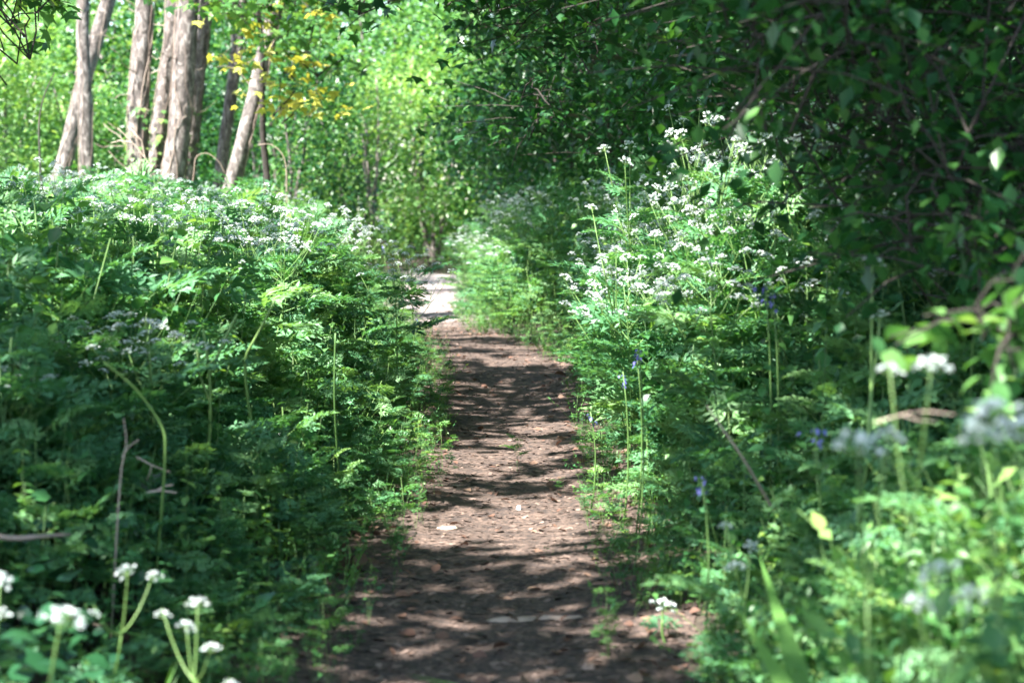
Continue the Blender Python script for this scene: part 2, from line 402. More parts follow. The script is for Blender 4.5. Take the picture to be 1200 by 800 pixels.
def bed(name, temps, n, mats, label, cat, hs, hpow=.0, **kw):
    g = G(); P = scatter(n, **kw)
    P = P[~((np.abs(P[:, 0] - P[:, 1] * .076) < .13) & (P[:, 1] > 3.6) & (P[:, 1] < 5.45))]; n = len(P); x, d = P.T; h = herb_h(x, d)
    which = rng.integers(0, len(temps), n)
    for k, T in enumerate(temps):
        q = which == k; m = q.sum(); sc_h = (h[q] * rng.uniform(hs[0], hs[1], m)) if hpow == 0 else rng.uniform(hs[0], hs[1], m)
        wd = np.clip(sc_h, .35, 1.0) if hpow == 0 else sc_h
        g.inst(T, np.stack([x[q], d[q], ground(x[q], d[q]) - .01], -1), rot(rng.random(m) * 6.3, rng.normal(0, .12, m), rng.normal(0, .12, m)),
               np.stack([wd, wd, sc_h], -1), rng.random(m))
    return tag(obj(name, g, mats), label, cat, kind='stuff')

NET = [nettle(s) for s in range(4)]; BRO = [broad(s + 20) for s in range(4)]
FEH = [ferny(s + 40) for s in range(4)]; FEL = [ferny(s + 60, 5, True) for s in range(3)]
IVY = [ivy(s + 80) for s in range(4)]; TUF = [tuft(s + 90) for s in range(4)]
bed('nettle_bed', NET, 5200, [M_herb, M_stem], 'mass of upright nettles and leafy herbs on both path banks', 'nettles', (.6, 1.02), dmin=2.4, dmax=37, smin=.12, power=.9)
bed('leafy_undergrowth', BRO, 6200, [M_herb, M_stem], 'loose broad leaved herbs filling both path banks', 'undergrowth', (.45, .95), dmin=2.4, dmax=37, smin=.02, power=.95)
bed('ferny_undergrowth', FEH, 2300, [M_fern, M_stem], 'finely divided ferny leaves massed along both path edges', 'undergrowth', (.55, 1.05), dmin=2.4, dmax=14, smin=.05)
ff = bed('feathery_undergrowth', FEL, 4200, [M_fern, M_stem], 'feathery green foliage massed along the far half of the path', 'undergrowth', (.6, 1.08), dmin=14, dmax=37, smin=.05)
bed('ivy_ground_cover', IVY, 1500, [M_ivy, M_stem], 'glossy dark ivy leaves carpeting the lower banks', 'ivy', (.7, 1.3), hpow=1, dmin=2.6, dmax=12, smin=.4)
bed('sunny_undergrowth', BRO, 900, [M_tree, M_stem], 'yellow green small leaved herbs in the near right corner', 'undergrowth', (.6, 1.1), dmin=2.3, dmax=4.6, smin=.05, side=1)
bed('low_weeds', BRO + FEL, 2600, [M_herb, M_stem], 'low seedlings and trailing weeds spilling over the path edges', 'weeds', (.07, .24), hpow=1, dmin=4.4, dmax=34, smin=-.16, smax=.30)
bed('grass', TUF, 500, [M_grass, M_stem], 'short grass tufts fringing the path', 'grass', (.07, .22), hpow=1, dmin=4, dmax=36, smin=-.04, smax=.35)

# ---------------------------------------------------------------- cow parsley
def umbel(seed, n=10):      # flower head 1 across, rays down to the origin
    r = np.random.default_rng(seed); g = G()
    for k in range(n):
        if k == 0: a, rr = 0, 0.05
        elif k < 5: a, rr = k * 1.57 + .3, .22
        else: a, rr = (k - 5) * 6.283 / (n - 5), .42
        c = np.array([math.cos(a) * rr, math.sin(a) * rr, .40 - 1.25 * rr * rr + r.normal(0, .02)])
        tube(g, [[0, 0, 0], c * [.6, .6, .5], c - [0, 0, .03]], [.012, .008], 3, 1, .7)
        for q in range(8):
            b = q * .9 + r.random(); e = .075 if q else 0
            p = c + [math.cos(b) * e, math.sin(b) * e, (.03 if q == 0 else r.normal(-.01, .02))]; s = r.uniform(.04, .062)
            th = r.random() * 6.3; nn = rot(th, r.normal(0, .7), r.normal(0, .7))[0]
            cor = np.array([[-s, -s * .6, 0], [s * .2, -s, 0], [s, .1 * s, .02], [s * .3, s, 0], [-s * .8, s * .6, .02]]) @ nn.T + p
            g.add(cor, [[0, 1, 2], [0, 2, 3], [0, 3, 4]], 0, r.random())
    return g.arr()
UMB = [umbel(s) for s in range(5)]
UM_ME = [mesh_of('flower_head', T, [M_petal, M_stem]) for T in UMB]
umb_lo = [umbel(s + 30, 8) for s in range(3)]

def parsley_geo(seed, H=1.0, nb=4, heads=None, r0=.0055, leaves=5):
    """stem tubes, ferny leaves and the head points (local)"""
    r = np.random.default_rng(seed); st = G(); fo = G(); hd = []
    top = np.array([r.normal(0, .06), r.normal(0, .06), H])
    if heads is not None:
        top = np.mean(heads, 0) - np.array([0, 0, .02])
        node = np.array([top[0] * .85, top[1] * .85, max(top[2] * .72, .03)])
        main = curve([0, 0, 0], node, (r.normal(0, .02), 0, 0), 6); tube(st, main, [r0, r0 * .8], 5, 0, .6)
        for h in heads:
            h = np.asarray(h); b = curve(node, h, (0, 0, -.02) if len(heads) > 1 else (0, 0, 0), 5)
            tube(st, b, [r0 * .75, r0 * .4], 5, 0, .7); hd.append((h, r.uniform(.055, .07)))
            if leaves > 3 and top[2] > 1.05:
                for q in (.25, .6): fo.inst(FERNS[1], [b[0] * (1 - q) + b[-1] * q], rot(r.random() * 6.3, r.uniform(.1, .6)), r.uniform(.12, .24), [r.random()])
        fr = [.25, .45, .7, .95, .6][:leaves] if top[2] < 1.05 else [.3, .5, .7, .8, .9, .98]
    else:
        main = curve([0, 0, 0], top, (r.normal(0, .05), r.normal(0, .05), 0), 8); tube(st, main, [r0, r0 * .45], 4, 0, .5)
        hd.append((top, .06)); fr = [.2, .35, .5, .62, .75, .85][:leaves]
        for k in range(nb):
            f = .5 + .35 * k / nb; a = k * 2.4 + r.normal(0, .3)
            p = np.array([np.interp(f, np.linspace(0, 1, 8), main[:, i]) for i in range(3)])
            L = (1.02 - f) * H * r.uniform(.7, 1.05); q = p + np.array([math.cos(a) * L * .6, math.sin(a) * L * .6, L * .8])
            tube(st, curve(p, q, (0, 0, -.03), 5), [r0 * .6, r0 * .35], 3, 0, .6); hd.append((q, r.uniform(.04, .062)))
            for zz_ in range(2):
                q2 = p * .4 + q * .6; aa_ = a + 1.2 - 2.4 * zz_; e = q2 + np.array([math.cos(aa_) * .09, math.sin(aa_) * .09, .09 + .03 * zz_]) * H
                tube(st, [q2, (q2 + e) / 2, e], [r0 * .4, r0 * .3], 3, 0, .6); hd.append((e, r.uniform(.035, .05)))
            fo.inst(FERNS[k % 3], [p], rot(a + 1.2, .3), .13 * H + .04, [r.random()])
    P0 = main
    for k, f in enumerate(fr):
        p = np.array([np.interp(f, np.linspace(0, 1, len(P0)), P0[:, i]) for i in range(3)])
        fo.inst(FERNS[k % 3], [p], rot(k * 2.3 + r.random(), r.uniform(.15, .6)), r.uniform(.22, .36) * min(1, .3 + H * .7 if heads is None else .35 + top[2]), [r.random()])
    return st, fo, hd

def hero(label, base, heads, size=None, group=None, seed=0, leaves=4, r0=.0042, name='cow_parsley'):
    bx, by = base; bz = float(ground(np.array(bx), np.array(by)))
    t = thing(name, label, 'cow parsley', (bx, by, bz), group)
    hl = [np.asarray(h) - [bx, by, bz] for h in heads]
    st, fo, hd = parsley_geo(seed, 1, 4, hl, r0, leaves)
    obj('stem', st, M_stem, t, smooth=True)
    if leaves: obj('leaf', fo, [M_fern, M_stem], t)
    r = np.random.default_rng(seed)
    for k, (p, s) in enumerate(hd):
        o = obj('flower_head', UM_ME[(seed + k) % 5], None, t, p - np.array([0, 0, .3 * .06])); sz = (size[k] if size else s)
        o.scale = (sz,) * 3; o.rotation_euler = (r.normal(0, .25), r.normal(0, .25), r.random() * 6)
    return t

# bottom left corner
hero('largest white cow parsley head, on a thick pale stalk in the bottom left corner', (-.93, 3.35), [W(72, 722, 3.2)], [.078], seed=1, leaves=1, r0=.0045)
hero('two white cow parsley heads cut by the left edge of the photo', (-1.0, 3.6), [W(-2, 715, 3.5), W(0, 672, 3.6)], [.05, .045], seed=2, leaves=1, r0=.003)
hero('round white cow parsley head with a smaller dim one beside it, bottom left', (-.88, 4.15), [W(150, 663, 4.0), W(181, 668, 4.1), W(110, 710, 3.9)], [.048, .038, .025], seed=3, leaves=1, r0=.003)
hero('bottom left cow parsley carrying five loose white heads nearest the path', (-.68, 3.95), [W(232, 702, 3.8), W(218, 727, 3.8), W(190, 713, 3.85), W(248, 753, 3.7), W(270, 795, 3.6)], [.05, .042, .036, .042, .036], seed=4, leaves=1, r0=.003)
# lone one on the right edge of the path
hero('short lone white cow parsley standing at the right edge of the path', (.405, 5.2), [W(776, 706, 5.2)], [.075], seed=5, leaves=1, r0=.0045)
# right stand
hero('tall cow parsley with three bright heads, left end of the right hand stand', (.62, 8.3), [W(708, 172, 8.2), W(738, 169, 8.3), W(732, 188, 8.1), W(752, 243, 8.3)], [.06, .075, .07, .05], seed=6)
hero('cow parsley leaning over the path with a bright cluster of heads at waist height', (.58, 7.8), [W(705, 299, 7.6), W(722, 291, 7.7), W(716, 312, 7.6), W(752, 299, 7.8), W(693, 241, 7.9), W(692, 327, 7.7)], [.055, .06, .05, .045, .055, .04], seed=7)
hero('tallest cow parsley in front of the dark hedge', (.92, 8.7), [W(783, 124, 8.6), W(820, 116, 8.7), W(800, 140, 8.6), W(838, 134, 8.6)], [.05, .055, .06, .05], seed=8)
hero('cow parsley with a bright head and thick forked stem right of the tallest one', (.98, 8.0), [W(852, 187, 7.8), W(905, 217, 7.8), W(915, 160, 8.0), W(870, 172, 8.1)], [.07, .05, .07, .06], seed=9, r0=.008)
# near right, out of focus
hero('blurred near cow parsley with two pale heads under the dark tree', (.66, 3.2), [W(1042, 426, 3.1), W(1092, 423, 3.0)], [.045, .06], seed=10, leaves=2, r0=.0026)
hero('nearest cow parsley, its wide pale heads blurred at the right edge', (.68, 2.7), [W(1165, 482, 2.6), W(1196, 505, 2.5), W(1150, 505, 2.6)], [.08, .08, .06], seed=11, leaves=2, r0=.0026)
hero('blurred grey green cow parsley head left of the wide pale ones', (.5, 2.95), [W(1005, 520, 2.8), W(1040, 505, 2.9)], [.08, .05], seed=12, leaves=2, r0=.0026)
hero('blurred cow parsley low in the sunny bottom right corner', (.62, 2.9), [W(1105, 668, 2.7), W(1075, 700, 2.8), W(1140, 690, 2.7)], [.07, .05, .05], seed=13, leaves=2, r0=.0026)
hero('slanting cow parsley with two small grey heads low on the right bank', (.62, 4.4), [W(850, 610, 4.3), W(880, 632, 4.3), W(862, 660, 4.2)], [.035, .035, .05], seed=14, leaves=4)
hero('cow parsley with one pale head on a thick green stalk beneath the dark tree', (.85, 5.0), [W(1022, 302, 4.9), W(1032, 365, 4.9)], [.06, .05], seed=15, leaves=3, r0=.007)
hero('small white cow parsley arching over the far end of the path', (-1.55, 29), [W(499, 299, 28.5), W(517, 302, 28.5), W(506, 320, 28.5)], [.10, .09, .06], seed=16, leaves=2)

# the crowd: templates, then copies
TP = []
for k in range(7):
    st, fo, hd = parsley_geo(100 + k, 1.0, 6 + k % 3, None, .0042)
    TP.append((mesh_of('stem', st, M_stem), mesh_of('leaf', fo, [M_fern, M_stem]), hd))
TL = []
for k in range(7):
    st, fo, hd = parsley_geo(200 + k, 1.0, 5, None, .0045, 3)
    g = G(); sv, stt, sm, sr = st.arr(); g.add(sv, stt, sm + 1, sr)
    fv, ft, fm, fr_ = fo.arr(); g.add(fv, ft, np.where(fm == 0, 2, 1), fr_)
    for j, (p, s) in enumerate(hd): g.inst(umb_lo[j % 3], [p], rot(j, .2 * (j % 3 - 1)), s * 1.15, [.2 + .4 * (j % 3) / 2])
    TL.append(mesh_of('cow_parsley', g, [M_petal, M_stem, M_fern]))
ZON = [
    (25, 1, 7.0, 9.4, -.06, 1.0, (1.1, 1.55), '', 'cow parsley of the tall right stand'),
    (10, -1, 4.6, 8.0, .25, 2.2, (.55, .8), 'dim cow parsley in the shaded near part of the left bank', 'cow parsley in the near left bank'),
    (44, -1, 8.0, 15, .15, 3.5, (.85, 1.15), 'cow parsley in the green middle of the left bank', 'cow parsley in the middle of the left bank'),
    (92, -1, 13, 32, .05, 5.0, (.9, 1.25), 'frothy cow parsley at the back of the left bank, below the trunks', 'cow parsley below the trunks'),
    (22, 1, 5.5, 9.5, .10, .95, (.85, 1.2), 'cow parsley packed in the near right bank between path and dark tree', 'cow parsley in the near right bank'),
    (30, 1, 9.5, 16, .05, 1.2, (.95, 1.3), 'cow parsley along the right bank halfway down the path', 'cow parsley halfway down the right bank'),
    (45, 1, 16, 34, -.05, 1.1, (1.0, 1.35), 'pale cow parsley crowding the far bend from the right', 'cow parsley at the far bend'),
]
for n, side, d0, d1, s0, s1, hr, lab, grp in ZON:
    short = grp
    P = scatter(n * 3, d0, d1, 1.0, 2.6, s0, s1, side)[:n]
    HH = rng.uniform(*hr, n); PXX = 600 + F * P[:, 0] / P[:, 1]
    cell = [(int(np.clip(px // 75, 0, 15)), int((q - d0) / (d1 - d0) * 3)) for px, q in zip(PXX, P[:, 1])]
    cols = ['at the left edge', 'close to the left edge', 'below the slim trunk', 'below the tight trunk group', 'below the rightmost trunk', 'left of the path end', 'beside the path end', 'right of the path end', 'below the far hedge', 'below the middle hedge', 'below the near hedge', 'below the maple twigs', 'before the dark tree', 'under the dark tree', 'close to the right edge', 'at the right edge']
    LABS = []
    for k in range(n):
        same = sorted([HH[j] for j in range(n) if cell[j] == cell[k]]); c = cell[k]
        q = len(same) - 1 - same.index(HH[k]); size = '' if len(same) == 1 else ('shortest ' if q == len(same) - 1 else ['', 'second ', 'third ', 'fourth ', 'fifth ', 'sixth ', 'seventh ', 'eighth ', 'ninth ', 'tenth ', 'eleventh ', 'twelfth ', 'thirteenth ', 'fourteenth ', 'fifteenth ', 'sixteenth ', 'seventeenth ', 'eighteenth ', 'nineteenth ', 'twentieth '][min(q, 19)] + 'tallest ')
        LABS.append(size + short.replace('halfway down the right bank', 'halfway along the right').replace('in the middle of the left bank', 'mid left bank').replace('in the near right bank', 'near right bank').replace('in the near left bank', 'near left bank') + ' ' + cols[c[0]] + ', ' + ('near part', 'middle part', 'far part')[c[1]])
    for k, (x, d) in enumerate(P):
        h = HH[k]; lab = LABS[k]; rz = rng.random() * 6.3
        s = abs(x - pc(d)) - pw(d)
        if side < 0 and d > 15.5 and s < 1.0: continue
        h *= (.72 + .28 * float(sst(0, .5, s))) * (1 - (.5 * float(1 - sst(.3, 1.2, s)) if (side < 0 and d > 18) else 0))
        z = float(ground(np.array(x), np.array(d)))
        if d < 14:
            A, B, hd = TP[(k * 3 + side) % 7]
            t = thing('cow_parsley', lab, 'cow parsley', (x, d, z), grp, rz); t.scale = (.8 + .2 * h, .8 + .2 * h, h)
            obj('stem', A, None, t); obj('leaf', B, None, t)
            for j, (p, ss) in enumerate(hd):
                o = obj('flower_head', UM_ME[(j + k) % 5], None, t, p); o.scale = (ss,) * 3; o.rotation_euler = (rng.normal(0, .25), rng.normal(0, .25), j)
        else:
            o = obj('cow_parsley', TL[k % 7], None, None, (x, d, z)); o.rotation_euler = (0, 0, rz); o.scale = (1.0, 1.0, h)
            tag(o, lab, 'cow parsley', grp)

# ---------------------------------------------------------------- the wood: light map for the canopy's gaps
def openness(x, d):
    """0 = closed canopy, 1 = open sky towards the sun, for the spot (x, d) about knee height"""
    s = x - pc(d)
    o = np.full_like(x, .10)
    L = s < -.5; R = s > .5; Pth = ~L & ~R
    o = np.where(Pth,   .22 + .42 * sst(6.0, 7.0, d) - .54 * sst(10.2, 10.9, d) + .46 * sst(14.2, 15.0, d), o)
    o = np.where(L, .18 + .36 * sst(5.6, 7.5, d) + .25 * sst(9, 13, d), o)
    o = np.where(R, .40 + .36 * sst(6.6, 7.4, d) * (1 - sst(9.6, 11, d)) * (1 - sst(1.0, 1.6, s)) + .42 * (1 - sst(3.9, 4.6, d)) + .10 * sst(16, 18, d), o)
    o = np.where(R & (s > .75) & (d > 4.6) & (d < 6.8), .12, o)
    o = np.where(R & (d < 4.4), .70, o)
    o = np.where(R & (s > 1.5) & (d > 5), np.where(d > 9, .03, .13), o)
    o = np.where(np.hypot(x + .8, d - 3.6) < .62, .9, o)
    o = np.where(np.hypot(x - .42, d - 5.22) < .28, 1, o)
    o = np.where(d > 18.0, np.where(R & (s > 1.0), .12, 1.0), o)
    return o
def gap_noise(x, d):
    n = .36 * vn(x * 2.2 + 5, d * 1.7) + .40 * vn(x * 4.6 + 70, d * 4.2 + 33) + .24 * vn(x * 10, d * 9 + 12)
    return np.clip((n - .5) * 1.9 + .5, 0, 1)
def keep(P, zt=.3, soft=.012):
    t = (P[:, 2] - zt) / S[2]; x = P[:, 0] - S[0] * t; d = P[:, 1] - S[1] * t
    inside = (d > -2) & (d < 34) & (x > -9) & (x < 11)
    return ~inside | (gap_noise(x, d) + rng.normal(0, soft, len(x)) > openness(x, d))

def trunk_geo(P, rad, sides=12, vines=0, seed=0, m=0):
    g = G(); tube(g, P, rad, sides, m, .5, .10); return g
def crown_leaves(clumps, per, leaf, sz, spread, flat=.6, seed=0, mat_i=0, prune=False):
    r = np.random.default_rng(seed); C = np.repeat(np.asarray(clumps), per, 0); n = len(C)
    P = C + r.normal(0, 1, (n, 3)) * [spread, spread, spread * flat]
    if prune: P = P[keep(P)]; n = len(P)
    g = G(); s = r.uniform(sz[0], sz[1], n)
    cl = vn(P[:, 0] * 1.1 + P[:, 2] * .7, P[:, 1] * 1.1 + P[:, 2])
    g.inst(leaf, P, rot(r.random(n) * 6.3, r.normal(-.35, .45, n), r.normal(0, .45, n)), s, np.clip(.5 * cl + .5 * r.random(n), 0, 1), m=mat_i)
    return g
def blob(n, c, rad, seed, shell=.45):
    r = np.random.default_rng(seed); u = r.normal(0, 1, (n, 3)); u /= np.linalg.norm(u, axis=1)[:, None]
    u *= (shell + (1 - shell) * r.random(n) ** .6)[:, None] * (.8 + .4 * vn(u[:, :1] * 3 + seed, u[:, 1:2] * 3 + u[:, 2:3] * 2))
    return u * rad + c

# shade trees just out of the frame on the left and right; crown leaves laid and thinned to shape the light
SH = [((-5.2, 2.0), .2), ((-6.3, 7.5), .22), ((-7.6, 14.5), .2), ((-3.6, -3.0), .25), ((5.9, 9.0), .18), ((-10, 10.5), .24), ((6.8, 20.5), .22)]
n = 215000
tx = rng.uniform(-7.5, 10.5, n); td = rng.uniform(0.5, 33, n); tz = 4.7 + 2.6 * rng.random(n)
Pc = np.stack([tx, td, np.zeros(n)], -1) + S * ((tz - .3) / S[2])[:, None] + rng.normal(0, .05, (n, 3))
Pc = Pc[keep(Pc)]
Pc = Pc[(td_ok := (Pc[:, 1] < 20) | (Pc[:, 0] > -3.5 + .02 * Pc[:, 1]))]
# no leaf where the camera looks
vis = Pc[:, 2] < 1.3 + .125 * np.maximum(Pc[:, 1], 0)
Pc = Pc[~vis]
own = np.argmin(np.stack([np.hypot(Pc[:, 0] - a, Pc[:, 1] - b) for (a, b), _ in SH]), 0)
for k, ((a, b), rr) in enumerate(SH):
    z0 = float(ground(np.array(a), np.array(b)))
    t = thing('canopy_tree', ['shade tree left of the near path, crown closing over it', 'shade tree left of the path beyond the nearest one', 'farthest shade tree left of the path', 'shade tree behind the viewer on the left', 'shade tree hidden behind the right hand hedge', 'shade tree deep in the wood on the left', 'shade tree far behind the right hand hedge'][k], 'tree', (a, b, z0))
    g = G(); tube(g, curve([0, 0, -.1], [.1, 0, 8.2 - z0], (.15, .1, 0), 9, .03), [rr, rr * .4], 12, 0, .5, .1)
    Q = Pc[own == k]
    if len(Q) == 0: continue
    br = Q[rng.integers(0, len(Q), 16)]
    for q in br:
        tube(g, curve([0, 0, rng.uniform(3.8, 6.5)], q - [a, b, z0], (0, 0, .5), 7, .06), [rr * .35, .012], 6, 0, .5, .1)
    obj('trunk', g, M_dbark, t, smooth=True)
    m = len(Q); h = G(); h.inst(L_S, Q - [a, b, z0], rot(rng.random(m) * 6.3, rng.normal(-.3, .4, m), rng.normal(0, .4, m)), rng.uniform(.13, .20, m), rng.random(m))
    obj('crown', h, M_canopy, t)

# ---------------------------------------------------------------- trunks on the left
TR = [  # (top px, py), (low px, py), width px, depth, label
    ((99, -30), (101, 170), 17, 30, 'slim grey trunk standing alone near the left edge'),
    ((131, -20), (86, 150), 20, 32, 'crooked trunk leaning right, behind the leftmost slim one'),
    ((168, -20), (163, 185), 24, 26, 'dark ivy bound trunk, left one of the tight group'),
    ((205, -20), (184, 190), 20, 26.6, 'pale leaning trunk between the dark ivy bound one and the brightest'),
    ((222, -20), (205, 195), 28, 25.6, 'thickest and brightest sunlit trunk of the tight group'),
    ((244, -20), (219, 195), 17, 26.8, 'shaded grey trunk on the right side of the tight group'),
    ((290, -20), (258, 195), 15, 27, 'thin leaning trunk right of the tight group'),
    ((334, -20), (277, 195), 20, 24.5, 'rightmost leaning trunk, maple leaves hanging across its top'),
]
for k, (tp, lo, wpx, d, lab) in enumerate(TR):
    A = W(lo[0], lo[1], d); B = W(tp[0], tp[1], d); u = (B - A) / (B[2] - A[2])
    gz = float(ground(np.array(A[0]), np.array(d)))
    base = A + u * (gz - A[2]); top = B + u * 3.2; rr = wpx / F * d / 2 * .93
    t = thing('woodland_tree', lab, 'tree', (base[0], base[1], gz))
    z = np.linspace(-.1, top[2] - gz, 16); P = np.stack([u[0] * z, u[1] * z, z], -1)
    P[:, 0] += .02 * np.sin(z * 1.3 + k) + .012 * np.sin(z * 3 + k * 2); P[:, 1] += .03 * np.cos(z * 1.1 + k)
    g = G(); tube(g, P, [rr * 1.18, rr, rr * .95, rr * .8, rr * .5], 16, 0, .5, .09)
    r = np.random.default_rng(300 + k)
    tops = []
    for q in range(5):      # limbs
        f = r.integers(9, 16) - 1; a = r.random() * 6.3; e = P[f] + np.array([math.cos(a) * 1.6, math.sin(a) * 1.2, r.uniform(.6, 1.8)])
        tube(g, curve(P[f], e, (0, 0, .2), 6, .04), [rr * .4, .012], 6, 0, .5, .1); tops.append(e)
    obj('trunk', g, M_bark, t, smooth=True)
    v = G()
    for q in range([5, 4, 16, 13, 15, 8, 3, 5][k]):     # ivy stems climbing and looping round the trunk
        a0 = r.random() * 6.3; zz = np.linspace(r.uniform(0, .5), r.uniform(3, 4.6), 22); aa = a0 + np.cumsum(r.normal(0, .22, 22)) + zz * r.normal(0, .5)
        R0 = rr * 1.06 + .008
        cx = np.interp(zz, z, P[:, 0]); cy_ = np.interp(zz, z, P[:, 1])
        tube(v, np.stack([cx + np.cos(aa) * R0, cy_ + np.sin(aa) * R0, zz], -1), [.007, .004], 4, 0, r.random())
    for q in range([3, 3, 12, 7, 8, 5, 2, 3][k]):    # dead twigs sticking out
        zq = r.uniform(1.3, 3.8); a = r.uniform(2.6, 7.0); cx = np.interp(zq, z, P[:, 0]); cy_ = np.interp(zq, z, P[:, 1]); L = r.uniform(.25, .7)
        p0 = np.array([cx, cy_, zq]); e = p0 + np.array([math.cos(a) * L, math.sin(a) * L, r.uniform(-.25, .35)])
        tube(v, curve(p0, e, (0, 0, -.06), 6, .02), [.009, .003], 3, 0, r.random())
    obj('ivy_stem', v, M_vine, t)
    cl = np.concatenate([blob(26, [u[0] * 6.4, 0, z[-1] + .8], [2.0, 1.8, 1.4], 400 + k), blob(8, np.mean(tops, 0), [1.2, 1.2, .7], 430 + k)])
    cr = crown_leaves(cl + [base[0], base[1], gz], 60, L_S, (.10, .16), .32, .6, 500 + k, 0, True)
    v_, t_, m_, r_ = cr.arr(); q_ = G().add(v_ - [base[0], base[1], gz], t_, m_, r_)
    obj('crown', q_, M_tree, t)
    if k in (2, 3, 5):
        iv = G(); nn = 90; zz = r.uniform(.9, 2.3, nn); a = r.random(nn) * 6.3
        iv.inst(L_M, np.stack([np.interp(zz, z, P[:, 0]) + np.cos(a) * rr * 1.3, np.interp(zz, z, P[:, 1]) + np.sin(a) * rr * 1.3, zz], -1), rot(a - 1.57, -.9), r.uniform(.05, .09, nn), r.random(nn))
        obj('ivy_leaf', iv, M_tree, t)

# ---------------------------------------------------------------- bushes, hedge and background trees
def crown_mesh(name, seed, rad, nc, per, leaf, sz, spread, m, zc, shell=.5):
    cl = blob(nc, [0, 0, zc], rad, seed, shell); cl[:, 2] = np.maximum(cl[:, 2], .25)
    g = crown_leaves(cl, per, leaf, sz, spread, .7, seed); return mesh_of(name, g, m)
def stems_mesh(seed, H, n, r0, spread, m):
    r = np.random.default_rng(seed); g = G()
    for k in range(n):
        a = r.random() * 6.3; e = [math.cos(a) * spread * r.random(), math.sin(a) * spread * r.random(), H * r.uniform(.7, 1)]
        P = curve([r.normal(0, .1), r.normal(0, .1), -.05], e, (r.normal(0, .15), r.normal(0, .15), 0), 8, .03); tube(g, P, [r0, r0 * .3], 7, 0, .5, .1)
        for q in range(4):
            f = r.integers(2, 7); a = r.random() * 6.3; tube(g, curve(P[f], P[f] + [math.cos(a) * spread * .7, math.sin(a) * spread * .7, r.uniform(.1, .8)], (0, 0, .08), 5, .02), [r0 * .35, .004], 4)
    return mesh_of('trunk', g, m)
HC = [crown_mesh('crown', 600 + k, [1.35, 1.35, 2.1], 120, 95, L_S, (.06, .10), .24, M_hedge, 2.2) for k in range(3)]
HS = [stems_mesh(620 + k, 3.6, 5, .035, .9, M_dbark) for k in range(3)]
BC = [crown_mesh('crown', 640 + k, [1.8, 1.6, 2.3], 34, 230, L_S, (.07, .15), .40, M_tree, 2.3, .55) for k in range(4)]
BS = [stems_mesh(660 + k, 4.2, 4, .05, 1.1, M_bark) for k in range(2)]
_dk = {}
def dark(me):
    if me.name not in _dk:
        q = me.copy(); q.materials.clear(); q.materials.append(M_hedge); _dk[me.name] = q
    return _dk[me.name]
def bush(name, lab, cat, x, d, sc_, C, T, k, group=None, dk=False):
    z = float(ground(np.array(x), np.array(d)))
    t = thing(name, lab, cat, (x, d, z), group, k * 1.7); t.scale = sc_
    obj('crown', dark(C[k % len(C)]) if dk else C[k % len(C)], None, t); obj('trunk', T[k % len(T)], None, t)
    return t
HED = [(2.75, 8.0, 1.0, .95), (2.7, 10.5, 1.0, 1.1), (2.45, 13.2, 1.0, 1.15), (2.4, 16, 1.05, 1.2), (1.9, 19.3, 1.0, 1.15), (1.35, 22.6, 1.0, 1.2), (.85, 26, 1.05, 1.2), (.7, 30, 1.15, 1.25), (5.0, 12, 1.3, 1.4), (4.6, 17, 1.3, 1.5), (4.2, 22, 1.3, 1.5), (3.6, 28, 1.4, 1.6)]
HL = ['nearest dark hedge shrub on the right, behind the near herbs', 'second dark hedge shrub from the right edge', 'third dark hedge shrub, above the tallest cow parsley', 'dark hedge shrub in the deepest shade right of the picture centre', 'hedge shrub with teal leaves just right of the path bend',
      'hedge shrub leaning toward the bend of the path', 'hedge shrub closing over the sunlit patch of path', 'farthest hedge shrub at the end of the right bank'] + ['tall dark bush behind the hedge, nearest and farthest right', 'tall dark bush behind the hedge, second from the right', 'tall dark bush behind the hedge, third from the right', 'tall dark bush behind the hedge, farthest and most to the left']
for k, (x, d, s, h) in enumerate(HED):
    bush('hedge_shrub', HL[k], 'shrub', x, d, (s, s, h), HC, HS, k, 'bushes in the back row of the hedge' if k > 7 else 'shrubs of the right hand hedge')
BK = [(-9.2, 33, 1.0), (-7.4, 35, .8), (-5.6, 33.5, .75), (-3.7, 32.0, .8), (-2.9, 37.5, .95), (-4.7, 40, 1.25), (-1.6, 42, 1.15), (.6, 40, 1.2), (-7.5, 41, 1.3), (-10.5, 41, 1.4), (-13, 39, 1.3), (2.6, 38, 1.4), (-.4, 46, 1.6), (-3.4, 47, 1.6), (-6.3, 48, 1.7), (-9.5, 48, 1.7), (-13, 47, 1.7), (3.2, 46, 1.7), (6.5, 40, 1.7)]
BL = ['sunlit bush at the far left edge behind the slim trunk', 'sunlit bush behind the crooked leaning trunk', 'sunlit green bush behind the tight group of trunks', 'dark green bush right of the leaning trunks', 'bright bush behind the end of the path', 'round sunny tree above the end of the path on its left',
      'yellow green tree right above the end of the path', 'sunny tree where the hedge meets the end of the path', 'sunlit tree seen between the tight group and the thin leaning trunk', 'sunlit tree left of the dark ivy bound trunk', 'pale tree in the upper left corner'] + ['tree of the closing row ' + q for q in ('above the slim trunk near the left edge', 'just right of the end of the path', 'directly above the end of the path', 'left of the end of the path', 'behind the rightmost leaning trunk', 'behind the tight group of trunks', 'behind the far end of the hedge', 'farthest right, seen over the hedge')]
for k, (x, d, s) in enumerate(BK):
    bush('background_tree', BL[k], 'tree', x, d, (s, s, s * (1.0 if k > 10 else .95)), BC, BS, k, 'trees in the row closing the view' if k > 10 else 'trees and bushes behind the bank', k in (2, 3, 8, 14, 17, 7))
